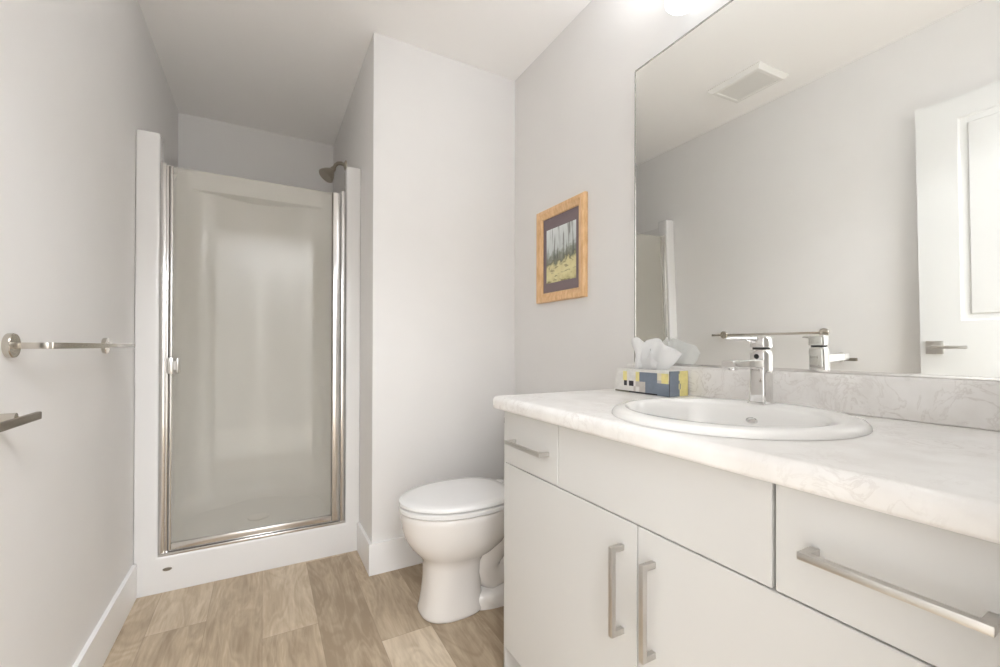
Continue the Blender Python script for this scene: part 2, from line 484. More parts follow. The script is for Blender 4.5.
# the hall beyond the doorway
HY = Y0 - 0.12
sbox('wall_hall_back', 'hall_wall', -0.9, 2.3, HY - 1.75, HY - 1.65, 0, H)
sbox('wall_hall_left', 'hall_wall', -0.9, -0.8, HY - 1.65, HY, 0, H)
sbox('wall_hall_right', 'hall_wall', 2.2, 2.3, HY - 1.65, HY, 0, H)
sbox('wall_hall_front', 'hall_wall', -0.8, -0.1, HY, HY + 0.1, 0, H)
sbox('floor_hall', 'bounce_carpet', -0.9, 2.3, HY - 1.75, HY, -T, 0.002)  # hall floor made pale to bounce the fill light onto the bathroom ceiling
sbox('ceiling_hall', 'ceiling', -0.9, 2.3, HY - 1.75, HY, H, H + T)

# baseboards: 138 mm tall, 14 mm thick
BH, BT = 0.139, 0.014
def board(name, *b):
    m = MB(); m.box(*b)
    return struct(m.build(name, 'trim'))
board('baseboard_left', 0.0005, BT, 0.9, YT - 0.002, 0.0005, BH)
board('baseboard_alcove', XR - BT, XR - 0.0005, YF, YT - 0.002, 0.0005, BH)
board('baseboard_toilet', XR - BT, W - 0.0005, YF - BT, YF - 0.0005, 0.0005, BH)
board('baseboard_right', W - BT, W - 0.0005, 1.16, YF - BT, 0.0005, BH)

# ------------------------------------------------------------------ the open door, lying against the left wall
dr = bpy.data.objects.new('door_1', None); C.objects.link(dr); dr.location = (0.035, 0.085, 0)
struct(dr, 'white panelled door standing open against the left wall, seen in the mirror')
DY0, DY1, DXa, DXb = 0.072, 0.832, 0.022, 0.057
m = MB()
py0, py1 = DY0 + 0.12, DY1 - 0.138
pan = [(0.25, 0.79), (1.06, 1.955)]
# stiles and rails
m.box(DXa, DXb, DY0, py0, 0.012, 2.05); m.box(DXa, DXb, py1, DY1, 0.012, 2.05)
m.box(DXa, DXb, py0, py1, 0.012, pan[0][0]); m.box(DXa, DXb, py0, py1, pan[0][1], pan[1][0]); m.box(DXa, DXb, py0, py1, pan[1][1], 2.05)
for z0, z1 in pan:
    m.box(DXa + 0.008, DXb - 0.010, py0, py1, z0, z1)
m.build('door_leaf', 'door', dr)
for z0, z1 in pan:
    mm = MB()
    out = [(py0, z0), (py1, z0), (py1, z1), (py0, z1)]
    def ins(d, x):
        return [Vector((x, min(max(y, py0 + d), py1 - d), min(max(z, z0 + d), z1 - d))) for y, z in out]
    mm.rings([ins(0, DXb), ins(0.006, DXb - 0.006), ins(0.03, DXb - 0.0095), ins(0.034, DXb - 0.002), ins(0.05, DXb - 0.001)], cap0=False)
    mm.build('door_panel', 'door', dr)
hd = MB()
hd.box(DXb, DXb + 0.008, 0.752, 0.812, 0.912, 0.972, bev=0.002)
hd.tube([(DXb + 0.008, 0.785, 0.945), (DXb + 0.05, 0.785, 0.945)], 0.009)
hd.box(DXb + 0.043, DXb + 0.054, 0.665, 0.797, 0.938, 0.952, bev=0.003)
h_o = hd.build('door_handle', 'brushed', dr); h_o['label'] = 'satin nickel lever on a square plate'

# ------------------------------------------------------------------ shower stall
st = thing('shower_stall', 'white one piece shower stall with framed glass door in the alcove', 'shower', (0.44, YT + 0.4, 0))
G = 0.0006
SX0, SX1, SY1 = G, XR - G, YB - 0.01
CL, CR = 0.080, 0.818          # inner edges of the two front columns
TH = 0.147
ZL, ZR = 1.903, 1.918          # column tops
# surround shell: bowed back, rounded corners, side walls
def back_curve(n=40, d=0.0):
    """plan outline of the inner surface, from the left front to the right front"""
    pts = []
    xl, xr = CL - 0.045 + d, CR + 0.035 - d
    yb = YB - 0.05 - d
    rr = 0.16
    pts.append((xl, YT + 0.07))
    for k in range(6): pts.append((xl, YT + 0.07 + (yb - 0.10 - rr - YT - 0.07) * (k + 1) / 6))
    for k in range(1, 9):
        a = k / 9 * math.pi / 2
        pts.append((xl + rr - rr * math.cos(a), yb - 0.10 - rr + rr * math.sin(a)))
    for k in range(0, 17):
        t = k / 16
        x = xl + rr + (xr - xl - 2 * rr) * t
        pts.append((x, yb - 0.10 + 0.085 * math.sin(math.pi * t)))
    for k in range(1, 9):
        a = (1 - k / 9) * math.pi / 2
        pts.append((xr - rr + rr * math.cos(a), yb - 0.10 - rr + rr * math.sin(a)))
    for k in range(6): pts.append((xr, yb - 0.10 - rr - (yb - 0.10 - rr - YT - 0.07) * (k + 1) / 6))
    return pts
cur = back_curve()
def row(z, d=0.0):
    return [Vector((x, y, z)) for x, y in back_curve(d=d)]
# the rim is low along the sides and rises to a lip across the back
def rim(y):
    t = min(1.0, max(0.0, (y - 2.80) / 0.26)); t = t * t * (3 - 2 * t)
    return 1.868 + t * 0.160
yb_edge = YB - 0.165
low = [Vector((x, y, rim(y) - 0.10)) for x, y in cur]
straight = [Vector((x, min(y, yb_edge - 0.02), rim(y) - 0.094)) for x, y in cur]
top = [Vector((v.x, v.y, rim(cur[i][1]))) for i, v in enumerate(straight)]
def outer_row(dz=None):
    o = []
    for i, (x, y) in enumerate(cur):
        z = top[i].z + dz if dz is not None else 0.02
        if y > yb_edge - 0.10: o.append(Vector((min(max(x, SX0), SX1), SY1, z)))
        else: o.append(Vector((SX0 if x < 0.44 else SX1, y, z)))
    return o
m = MB()
m.rings([row(0.0702, 0.07), row(0.078, 0.045), row(0.095, 0.022), row(0.125, 0.006), row(0.16), low], False, False, closed=False)
m.rings([low, straight, top], False, False, closed=False)
m.rings([top, outer_row(0.004), outer_row()], False, False, closed=False)
m.build('surround', 'acrylic', st, smooth=40, normals=False)
# front columns with rounded corners
FX1 = SX1
m = MB()
out = [(SX0, 0.0005), (FX1, 0.0005), (FX1, ZR), (CR, ZR), (CR, TH), (CL, TH), (CL, ZL), (SX0, ZL)]
m.prism(out, 'y', YT, YT + 0.085)
bmesh.ops.recalc_face_normals(m.bm, faces=m.bm.faces)
es = [e for e in m.bm.edges if not (max(e.verts[0].co.z, e.verts[1].co.z) < 0.01)]
bmesh.ops.bevel(m.bm, geom=es, offset=0.009, segments=4, profile=0.5, affect='EDGES', clamp_overlap=True, material=-1)
m.build('front_frame', 'acrylic', st, smooth=50)
# pan with threshold and a sloping floor
m = MB()
m.box(SX0 + 0.01, SX1 - 0.01, YT + 0.082, SY1 - 0.02, 0.0005, 0.07)
m.build('shower_pan', 'acrylic', st)
m = MB(); m.lathe([(0.0, 0), (0.05, 0.0), (0.055, -0.004)], (0.44, 2.75, 0.075), n=28, cap0=False, cap1=False)
m.build('drain_cover', 'brushed', st)
m = MB()
ring0 = []
for prof in ((1.0, 0.0), (0.9, -0.0025), (0.0001, -0.003)):
    ring0.append([Vector((0.113 + 0.016 * prof[0] * math.cos(a), YT - 0.0003 + prof[1], 0.094 + 0.0075 * prof[0] * math.sin(a))) for a in [2 * math.pi * k / 24 for k in range(24)]])
m.rings(ring0, False, True)
m.build('badge', 'dark_brushed', st)['label'] = 'small grey oval badge on the threshold'
# bottom sill of the door frame
FZ0, FZT = TH, 1.785
m = MB(); m.box(CL + 0.001, CR - 0.004, YT + 0.004, YT + 0.05, FZ0, FZ0 + 0.012, bev=0.002)
m.build('door_sill', 'alu', st)
# wall jambs (two stepped channels each)
m = MB()
m.box(CL + 0.001, CL + 0.020, YT + 0.006, YT + 0.046, FZ0 + 0.011, FZT, bev=0.0035)
m.box(CL + 0.019, CL + 0.029, YT + 0.012, YT + 0.040, FZ0 + 0.011, FZT - 0.008, bev=0.002)
m.build('jamb', 'alu', st)
m = MB()
m.box(CR - 0.024, CR - 0.004, YT + 0.006, YT + 0.046, FZ0 + 0.011, FZT + 0.006, bev=0.0035)
m.build('jamb', 'alu', st)
# swinging door: frame, gasket, pane, latch
GX0, GX1 = CL + 0.034, CR - 0.028
GZ0, GZ1 = FZ0 + 0.016, FZT - 0.006
DYa, DYb = YT + 0.012, YT + 0.034
m = MB()
m.box(GX0, GX0 + 0.008, DYa, DYb, GZ0, GZ1, bev=0.002)
m.box(GX1 - 0.034, GX1, DYa - 0.004, DYb, GZ0, GZ1, bev=0.004)
m.box(GX0 + 0.008, GX1 - 0.034, DYa, DYb, GZ0, GZ0 + 0.030, bev=0.004)
door = m.build('glass_door', 'alu', st)
m = MB()
m.box(GX0 + 0.006, GX1 - 0.033, YT + 0.021, YT + 0.026, GZ0 + 0.029, GZ1 - 0.001)
m.build('glass_pane', 'glass', door)
m = MB()
m.box(GX1 - 0.0375, GX1 - 0.0345, YT + 0.017, YT + 0.029, GZ0 + 0.030, GZ1)
m.box(CL + 0.0292, GX0 - 0.0005, YT + 0.018, YT + 0.030, GZ0, GZ1)
m.build('gasket', 'gasket', door)
m = MB()
m.box(GX0 - 0.006, GX0 + 0.014, DYa - 0.020, DYa + 0.001, 0.905, 0.972, bev=0.002)
m.box(GX0 + 0.026, GX0 + 0.034, DYa - 0.026, YT + 0.0215, 0.908, 0.970, bev=0.002)
m.box(GX0 + 0.012, GX0 + 0.032, DYa + 0.004, DYa + 0.009, 0.920, 0.958)
m.build('door_latch', 'brushed', door)

# ------------------------------------------------------------------ shower head on the alcove side wall
sh = thing('shower_sprayer', 'brushed nickel shower head on curved arm above the glass door', 'shower head', (XR, 2.70, 2.11))
m = MB(); m.lathe([(0.0, 0.0), (0.030, 0.0), (0.029, -0.006), (0.014, -0.012), (0.0, -0.012)], (XR - 0.0005, 2.70, 2.10), axis='x', n=28, cap0=False, cap1=False)
m.build('flange', 'shower_nickel', sh)
m = MB(); m.tube([(XR - 0.005, 2.70, 2.10), (XR - 0.028, 2.698, 2.108), (XR - 0.048, 2.695, 2.102), (XR - 0.062, 2.692, 2.086), (XR - 0.07, 2.69, 2.066)], 0.0105, n=14)
m.build('arm', 'shower_nickel', sh)
m = MB()
ax = Vector((-0.62, -0.12, -0.78)).normalized()
base = Vector((XR - 0.067, 2.69, 2.070))
prof = [(0.012, 0.0), (0.016, 0.012), (0.015, 0.022), (0.022, 0.030), (0.036, 0.050), (0.045, 0.072), (0.046, 0.080), (0.042, 0.084), (0.0005, 0.082)]
q = ax.to_track_quat('Z', 'Y')
rings = [[base + ax * h + q @ Vector((r * math.cos(2 * math.pi * k / 28), r * math.sin(2 * math.pi * k / 28), 0)) for k in range(28)] for r, h in prof]
m.rings(rings)
m.build('head', 'shower_nickel', sh)

# ------------------------------------------------------------------ toilet (tank on the right wall, bowl pointing left)
TX, TY = 0.910, 1.588
to = thing('toilet', 'white toilet with closed lid between the vanity and the far wall', 'toilet', (TX + 0.36, TY, 0))
def egg(u0, u1, hw, z, n=56, wide=0.58, sq=2.0, rear=None):
    """egg outline: u along the bowl, widest at a fraction of its length"""
    um = u0 + (u1 - u0) * wide
    pts = []
    for k in range(n):
        a = 2 * math.pi * k / n
        c, s = math.cos(a), math.sin(a)
        e = 2.0 / (rear if (rear and c > 0) else sq)
        cu = math.copysign(abs(c) ** e, c); sv = math.copysign(abs(s) ** e, s)
        u = um + (um - u0) * cu if cu < 0 else um + (u1 - um) * cu
        pts.append(Vector((TX + u, TY + hw * sv, z)))
    return pts
m = MB()
secs = [(0.078, 0.325, 0.101, 0.0005, 2.6), (0.074, 0.330, 0.104, 0.006, 2.6), (0.074, 0.330, 0.104, 0.014, 2.6), (0.080, 0.322, 0.101, 0.03, 2.6), (0.088, 0.316, 0.098, 0.08, 2.6),
        (0.093, 0.314, 0.097, 0.13, 2.6), (0.093, 0.318, 0.098, 0.185, 2.5), (0.088, 0.335, 0.103, 0.208, 2.3),
        (0.068, 0.385, 0.125, 0.230, 2.15), (0.042, 0.425, 0.145, 0.258, 2.1), (0.020, 0.455, 0.159, 0.295, 2.05),
        (0.008, 0.470, 0.167, 0.335, 2.0), (0.003, 0.478, 0.170, 0.375, 2.0), (0.001, 0.480, 0.171, 0.392, 2.0), (0.006, 0.475, 0.167, 0.398, 2.0)]
m.rings([egg(a, b, h, z, sq=s, wide=0.5) for a, b, h, z, s in secs])
m.build('bowl', 'porcelain', to, smooth=60)
# rear: trapway, foot and deck in one casting
m = MB()
m.tube([(TX + 0.40, TY, 0.30), (TX + 0.36, TY, 0.22), (TX + 0.33, TY, 0.15), (TX + 0.37, TY, 0.10), (TX + 0.43, TY, 0.12), (TX + 0.48, TY, 0.20), (TX + 0.54, TY, 0.24), (TX + 0.59, TY, 0.18), (TX + 0.60, TY, 0.05), (TX + 0.60, TY, 0.01)],
       [0.11, 0.095, 0.085, 0.078, 0.076, 0.076, 0.078, 0.08, 0.085, 0.09], n=24)
m.rings([egg(0.25, 0.69, 0.105, z, wide=0.5, sq=3.5) if z < 0.05 else egg(0.26, 0.68, 0.095, z, wide=0.5, sq=3.5) for z in (0.0005, 0.04, 0.056)])
m.rings([egg(a, b, h, z, wide=0.5, sq=4.0) for a, b, h, z in ((0.42, 0.70, 0.08, 0.25), (0.36, 0.705, 0.13, 0.31), (0.34, 0.71, 0.165, 0.35), (0.34, 0.71, 0.17, 0.39))])
m.build('trapway', 'porcelain', to, smooth=60)
m = MB()
K = dict(wide=0.52, rear=2.7)
m.rings([egg(0.003, 0.440, 0.166, 0.4005, **K), egg(-0.003, 0.447, 0.172, 0.404, **K), egg(-0.003, 0.447, 0.172, 0.417, **K), egg(0.002, 0.442, 0.167, 0.421, **K)])
m.build('seat', 'seat', to, smooth=50)
m = MB()
m.rings([egg(0.003, 0.438, 0.166, 0.4245, **K), egg(-0.003, 0.444, 0.173, 0.428, **K), egg(-0.003, 0.444, 0.173, 0.438, **K), egg(0.004, 0.438, 0.167, 0.4435, **K), egg(0.03, 0.41, 0.14, 0.446, **K), egg(0.12, 0.33, 0.075, 0.4475, **K)])
m.build('lid', 'seat', to, smooth=50)
for s in (-1, 1):
    mm = MB(); mm.box(TX + 0.435, TX + 0.48, TY + s * 0.075 - 0.02, TY + s * 0.075 + 0.02, 0.392, 0.436, bev=0.008, seg=3)
    mm.build('hinge', 'seat', to)
m = MB()
m.rings([egg(0.55, 0.712, h, z, wide=0.5, sq=7.0) for h, z in ((0.165, 0.391), (0.172, 0.41), (0.182, 0.60), (0.188, 0.735))])
m.build('tank', 'porcelain', to, smooth=50)
m = MB()
m.rings([egg(0.54 + d, 0.714 - d * 0.1, 0.196 - d, z, wide=0.5, sq=7.0) for d, z in ((0.004, 0.7355), (0.0, 0.741), (0.0, 0.765), (0.008, 0.773))])
m.build('tank_lid', 'porcelain', to, smooth=50)
m = MB(); m.tube([(TX + 0.55, TY + 0.13, 0.69), (TX + 0.528, TY + 0.13, 0.69)], 0.011); m.box(TX + 0.522, TX + 0.531, TY + 0.06, TY + 0.14, 0.683, 0.697, bev=0.003)
m.build('flush_lever', 'chrome', to)

# ------------------------------------------------------------------ vanity cabinet
VX = 1.0995                      # plane of the door fronts
VY0, VY1 = 0.066, 1.149
vn = thing('vanity_cabinet', 'white flat front vanity cabinet under the marbled counter', 'cabinet', (1.36, 0.61, 0))
FT = 0.018
m = MB()
bx = VX + FT + 0.002
m.box(VX + 0.004, W - 0.003, VY1 - 0.0105, VY1, 0.0005, 0.8315, bev=0.001)     # left gable
m.box(bx, W - 0.003, VY0, VY0 + 0.016, 0.0005, 0.8315)
m.box(bx, W - 0.003, VY0 + 0.016, VY1 - 0.018, 0.116, 0.132)
m.box(W - 0.010, W - 0.003, VY0 + 0.016, VY1 - 0.018, 0.132, 0.8315)
m.box(bx, bx + 0.016, VY0 + 0.016, VY1 - 0.018, 0.660, 0.690)                 # rail behind the drawer line
m.box(bx, bx + 0.016, VY0 + 0.016, 0.346, 0.800, 0.8315); m.box(bx, bx + 0.016, 0.878, VY1 - 0.018, 0.800, 0.8315)
for yy in (0.354, 0.870):
    m.box(bx, bx + 0.30, yy - 0.008, yy + 0.008, 0.690, 0.8315)
m.box(bx, bx + 0.30, 0.602, 0.618, 0.132, 0.660)
m.build('carcass', 'cabinet', vn)
m = MB(); m.box(VX + 0.065, VX + 0.081, VY0 + 0.016, VY1 - 0.018, 0.0005, 0.116)
m.build('toe_kick', 'cabinet', vn)
def front(name, y0, y1, z0, z1):
    mm = MB(); mm.box(VX, VX + FT, y0, y1, z0, z1, bev=0.0012, seg=1)
    return mm.build(name, 'cabinet', vn)
def pull(parent, vert, a0, a1, c, name='handle'):
    """square bar pull: two posts and a bar standing 30 mm off the front"""
    mm = MB(); t = 0.0052
    if vert:
        mm.box(VX - 0.034, VX - 0.023, c - t, c + t, a0, a1, bev=0.0012)
        for z in (a0, a1 - 0.012): mm.box(VX - 0.024, VX + 0.0002, c - t, c + t, z + .0002, z + 0.0118, bev=0.001)
    else:
        mm.box(VX - 0.034, VX - 0.023, a0, a1, c - t, c + t, bev=0.0012)
        for y in (a0, a1 - 0.012): mm.box(VX - 0.024, VX + 0.0002, y + .0002, y + 0.0118, c - t, c + t, bev=0.001)
    h = mm.build(name, 'brushed', parent)
    return h
ZG = 0.6735
d1 = front('door', 0.6125, 1.1365, 0.118, ZG - 0.0014)
pull(d1, True, 0.442, 0.622, 0.650)
d2 = front('door', VY0 + 0.003, 0.6095, 0.118, ZG - 0.0014)
pull(d2, True, 0.442, 0.622, 0.570)
w1 = front('drawer', 0.8715, 1.1365, ZG + 0.0014, 0.829)
pull(w1, False, 0.905, 1.082, 0.747)
front('false_front', 0.3565, 0.8685, ZG + 0.0014, 0.829)
w2 = front('drawer', VY0 + 0.003, 0.3515, ZG + 0.0014, 0.829)
pull(w2, False, 0.133, 0.307, 0.752)
m = MB(); m.tube([(VX + 0.014, VY1 - 0.001, 0.806), (VX + 0.014, VY1 + 0.009, 0.806), (VX + 0.014, VY1 + 0.0125, 0.802), (VX + 0.014, VY1 + 0.013, 0.786)], 0.0028, n=10)
m.build('hook', 'dark', vn)['label'] = 'tiny dark hook near the top of the side panel'

# ------------------------------------------------------------------ countertop with sink hole, backsplash
CZ, CB = 0.872, 0.834
CX0, CX1 = 1.068, W - 0.0005
CY0, CY1 = Y0 + 0.001, 1.156
SXC, SYC, SA, SB = 1.334, 0.580, 0.238, 0.244      # sink centre, half length along y, half depth along x
def ellipse(a, b, z, n=64, cx=SXC, cy=SYC):
    return [Vector((cx + b * math.cos(2 * math.pi * k / n), cy + a * math.sin(2 * math.pi * k / n), z)) for k in range(n)]
m = MB()
bm = m.bm
NX = CX0 + 0.020
# rounded nose as an open profile swept along y
prof = []
for k in range(9):
    a = math.pi / 2 * k / 8
    prof.append((CX0 + 0.016 - 0.016 * math.sin(a), CZ - 0.016 + 0.016 * math.cos(a)))
for k in range(1, 7):
    a = math.pi / 2 * k / 6
    prof.append((CX0 + 0.010 - 0.010 * math.cos(a), CB + 0.010 - 0.010 * math.sin(a)))
prof = [(NX, CZ)] + prof + [(NX, CB)]
m.prism([(x, z) for x, z in prof], 'y', CY0, CY1)
def slab(z):
    loop = [Vector((NX, CY0, z)), Vector((CX1, CY0, z)), Vector((CX1, CY1, z)), Vector((NX, CY1, z))]
    hole = ellipse(SA - 0.025, SB - 0.025, z)
    vs = [bm.verts.new(p) for p in loop]; hs = [bm.verts.new(p) for p in hole]
    es = [bm.edges.new((vs[i], vs[(i + 1) % 4])) for i in range(4)] + [bm.edges.new((hs[i], hs[(i + 1) % len(hs)])) for i in range(len(hs))]
    bmesh.ops.triangle_fill(bm, use_beauty=True, use_dissolve=False, edges=es)
    return vs, hs
tv, th = slab(CZ); bv, bh = slab(CB)
for a, b in ((0, 1), (1, 2), (2, 3)):
    bm.faces.new((tv[a], tv[b], bv[b], bv[a]))
for i in range(len(th)):
    j = (i + 1) % len(th)
    bm.faces.new((th[i], bh[i], bh[j], th[j]))
bmesh.ops.remove_doubles(bm, verts=bm.verts, dist=0.00005)
ct = m.build('countertop', 'marble', None, smooth=30, loc=(1.35, 0.61, CB))
tag(ct, 'white marbled laminate countertop with rounded front edge on the vanity', 'countertop')
m = MB(); m.box(W - 0.021, W - 0.0005, CY0, 1.146, CZ, 0.961, bev=0.005, seg=3)
m.build('backsplash', 'marble', ct)

# ------------------------------------------------------------------ drop-in sink
m = MB()
R0 = CZ
prof = [(0.0, 0.0008), (0.001, 0.006), (0.006, 0.0115), (0.014, 0.0145), (0.028, 0.0165), (0.040, 0.012), (0.046, 0.004)]
rings = [ellipse(SA - d, SB - d, R0 + z) for d, z in prof]
# the bowl is set a little forward: a faucet deck stays at the back
def bowl(k, z):
    a, b = SA - 0.046, SB - 0.046
    f = min(1.0, max(0.0, 1))
    return ellipse(a * k, (b - 0.026) * k, z, cx=SXC - 0.034)
deck = ellipse(SA - 0.044, SB - 0.082, R0 + 0.0085, cx=SXC - 0.036)
rings = rings[:5] + [ellipse(SA - 0.038, SB - 0.074, R0 + 0.0165, cx=SXC - 0.036), deck]
for k, z in ((0.985, -0.004), (0.965, -0.03), (0.93, -0.065), (0.86, -0.10), (0.70, -0.125), (0.45, -0.138), (0.16, -0.143)):
    rings.append(ellipse((SA - 0.044) * k, (SB - 0.082) * k, R0 + z, cx=SXC - 0.036))
# underside
for k, z in ((0.16, -0.155), (0.48, -0.150), (0.74, -0.136), (0.90, -0.106), (0.96, -0.07), (0.985, -0.034), (0.995, 0.0)):
    rings.append(ellipse((SA - 0.036) * k, (SB - 0.072) * k, R0 + z, cx=SXC - 0.034))
rings.append(ellipse(SA - 0.030, SB - 0.030, R0 + 0.0008))
rings.append(rings[0])
m.rings(rings, False, False)
bmesh.ops.remove_doubles(m.bm, verts=m.bm.verts, dist=0.00001)
sk = m.build('sink', 'sink', None, smooth=60, loc=(SXC, SYC, R0))
tag(sk, 'white oval drop-in washbasin set into the marbled countertop', 'sink')
m = MB(); m.lathe([(0.0, 0.0), (0.020, 0.0), (0.024, -0.002), (0.024, -0.012)], (SXC - 0.036, SYC, R0 - 0.1405), n=24, cap0=False)
m.build('drain', 'chrome', sk)
m = MB()
ox = SXC - 0.036 + (SB - 0.082) * 0.968
nrm = Vector((-1, 0, 0.45)).normalized()
qq = nrm.to_track_quat('Z', 'Y')
m.rings([[Vector((ox, SYC + 0.018, R0 - 0.021)) + nrm * h + qq @ Vector((0.013 * k * math.cos(a), 0.0075 * k * math.sin(a), 0)) for a in [2 * math.pi * i / 24 for i in range(24)]]
         for k, h in ((1.0, -0.004), (1.0, 0.003), (0.8, 0.004), (0.72, 0.001))])
m.build('overflow_ring', 'chrome', sk)

# ------------------------------------------------------------------ faucet
FX, FY, FZ = 1.490, 0.597, R0 + 0.0167
fa = thing('faucet', 'chrome single lever faucet standing behind the oval sink', 'faucet', (FX, FY, FZ))
def rsq(cx, cy, z, hx, hy, r=0.006, n=4):
    pts = []
    for sx, sy, a0 in ((1, 1, 0), (-1, 1, 90), (-1, -1, 180), (1, -1, 270)):
        for k in range(n + 1):
            a = math.radians(a0 + 90 * k / n)
            pts.append(Vector((cx + sx * (hx - r) + r * math.cos(a), cy + sy * (hy - r) + r * math.sin(a), z)))
    return pts
m = MB()
m.rings([rsq(FX, FY, FZ + z, h, h) for z, h in ((0.0003, 0.0225), (0.004, 0.0225), (0.0055, 0.0195), (0.05, 0.0188), (0.118, 0.0188), (0.124, 0.0178), (0.128, 0.0150))])
m.build('body', 'chrome', fa, smooth=40)
m = MB()
def sp(x, z, hz, hy):
    return [Vector((x, FY + s * hy, z + t * hz)) for s, t in ((1, .7), (.85, 1), (-.85, 1), (-1, .7), (-1, -.7), (-.85, -1), (.85, -1), (1, -.7))]
m.rings([sp(FX - 0.012, FZ + 0.095, 0.0115, 0.0165), sp(FX - 0.05, FZ + 0.095, 0.0105, 0.0165), sp(FX - 0.10, FZ + 0.095, 0.0092, 0.0165), sp(FX - 0.124, FZ + 0.095, 0.0085, 0.0165), sp(FX - 0.128, FZ + 0.095, 0.0065, 0.0145)])
m.build('spout', 'chrome', fa, smooth=35)
m = MB(); m.lathe([(0.0, 0.0), (0.010, 0.0), (0.010, 0.008)], (FX - 0.108, FY, FZ + 0.082), n=20)
m.build('aerator', 'chrome', fa)
m = MB()
m.rings([rsq(FX, FY, FZ + z, h, h, r=0.006) for z, h in ((0.1275, 0.0148), (0.1335, 0.0148))])
m.build('collar', 'black', fa)['label'] = 'dark gap ring under the lever'
# lever: a square cap with a flat blade, turned towards the toilet side
LD = Vector((-0.70, 0.71, 0)).normalized(); LN = Vector((LD.y, -LD.x, 0))
m = MB()
m.rings([rsq(FX, FY, FZ + z, h, h, r=0.006) for z, h in ((0.133, 0.0185), (0.136, 0.0190), (0.154, 0.0185), (0.158, 0.0165))])
def lv(d, z, hz, hy):
    c = Vector((FX, FY, FZ + z)) + LD * d
    return [c + LN * (s * hy) + Vector((0, 0, t * hz)) for s, t in ((1, .4), (.8, 1), (-.8, 1), (-1, .4), (-1, -.4), (-.8, -1), (.8, -1), (1, -.4))]
m.rings([lv(-0.004, 0.149, 0.0075, 0.0150), lv(0.020, 0.1505, 0.0065, 0.0145), lv(0.032, 0.1525, 0.0042, 0.0135), lv(0.058, 0.1535, 0.0032, 0.0125), lv(0.076, 0.1525, 0.0028, 0.0115)])
m.build('lever', 'chrome', fa, smooth=35)
m = MB(); m.lathe([(0.0, 0), (0.0055, 0), (0.0055, -0.002)], (FX - 0.0182, FY, FZ + 0.112), axis='x', n=14, cap0=False)
m.build('cap', 'black', fa)['label'] = 'small dark dot on the front of the body'

# ------------------------------------------------------------------ tissue box
BX0, BX1, BY0, BY1, BZ0, BZ1 = 1.518, 1.602, 0.884, 1.108, CZ + 0.0006, CZ + 0.077
tb = thing('tissue_box', 'tissue box printed in slate, yellow and white on the counter corner', 'tissue box', ((BX0 + BX1) / 2, (BY0 + BY1) / 2, BZ0))
m = MB()
slots = ['box_white', 'box_yellow', 'box_blue', 'box_black', 'box_olive', 'box_grey', 'box_cream']
def quad(pts, s):
    f = m.bm.faces.new([m.bm.verts.new(p) for p in pts]); f.material_index = s
def cells(xs_of, us, zs, pick):
    for i in range(len(us) - 1):
        for j in range(len(zs) - 1):
            p = [xs_of(us[i], zs[j]), xs_of(us[i + 1], zs[j]), xs_of(us[i + 1], zs[j + 1]), xs_of(us[i], zs[j + 1])]
            quad(p, pick(i, j))
Lb, Hb, Db = BY1 - BY0, BZ1 - BZ0, BX1 - BX0
us = [0, .16, .18, .24, .28, .37, .41, .48, .59, .80, .87, .985, 1.0]
zs = [0, .06, .28, .50, .62, .90, 1.0]
grid = ["444433333333",   # base stripe
        "005000555222",
        "003003005222", ]
def long_pick(i, j):
    if j == 0: return 4 if i < 4 else (3 if i < 9 else 2)
    u = (us[i] + us[i + 1]) / 2
    if j == 1: return 2 if u > .59 else (5 if (i % 2 and u > .37) else 0)
    if j == 2: return 3 if (.18 < u < .24 or .28 < u < .37) else (2 if u > .59 else (5 if .41 < u < .59 else 0))
    if j == 3: return 1 if (.16 < u < .24 or .41 < u < .48) else (2 if u > .48 and u < .80 else (1 if .87 < u < .985 else (5 if u > .80 else 0)))
    if j == 4: return 1 if (.16 < u < .24 or .41 < u < .48) else (2 if .48 < u < .80 else (1 if .87 < u < .985 else (6 if u > .80 else 0)))
    return 0
front_pt = lambda u, z: Vector((BX0, BY1 - u * Lb, BZ0 + z * Hb))
back_pt = lambda u, z: Vector((BX1, BY0 + u * Lb, BZ0 + z * Hb))
cells(front_pt, us, zs, long_pick); cells(back_pt, us, zs, long_pick)
ue = [0, .04, .50, .55, .60, 1.0]
def end_pick(i, j):
    if i == 0: return 3
    if j == 0: return 2 if i < 3 else 1
    if i == 1: return 2
    if i == 2: return 2 if j in (1, 3, 5) else 1
    if i == 3: return 1 if j != 2 else 2
    return 1
cells(lambda u, z: Vector((BX0 + u * Db, BY0, BZ0 + z * Hb)), ue, zs, end_pick)
cells(lambda u, z: Vector((BX1 - u * Db, BY1, BZ0 + z * Hb)), ue, zs, end_pick)
# top with the oval slot
tl = [Vector((BX0, BY0, BZ1)), Vector((BX1, BY0, BZ1)), Vector((BX1, BY1, BZ1)), Vector((BX0, BY1, BZ1))]
TCX, TCY = (BX0 + BX1) / 2, (BY0 + BY1) / 2
sl = [Vector((TCX + 0.018 * math.cos(2 * math.pi * k / 28), TCY + 0.062 * math.sin(2 * math.pi * k / 28), BZ1)) for k in range(28)]
vs = [m.bm.verts.new(p) for p in tl]; hs = [m.bm.verts.new(p) for p in sl]
es = [m.bm.edges.new((vs[i], vs[(i + 1) % 4])) for i in range(4)] + [m.bm.edges.new((hs[i], hs[(i + 1) % 28])) for i in range(28)]
r = bmesh.ops.triangle_fill(m.bm, use_beauty=True, use_dissolve=False, edges=es)
for f in r['geom']:
    if isinstance(f, bmesh.types.BMFace): f.material_index = 0
quad([Vector((BX0, BY0, BZ0)), Vector((BX0, BY1, BZ0)), Vector((BX1, BY1, BZ0)), Vector((BX1, BY0, BZ0))], 5)
bmesh.ops.remove_doubles(m.bm, verts=m.bm.verts, dist=0.00001)
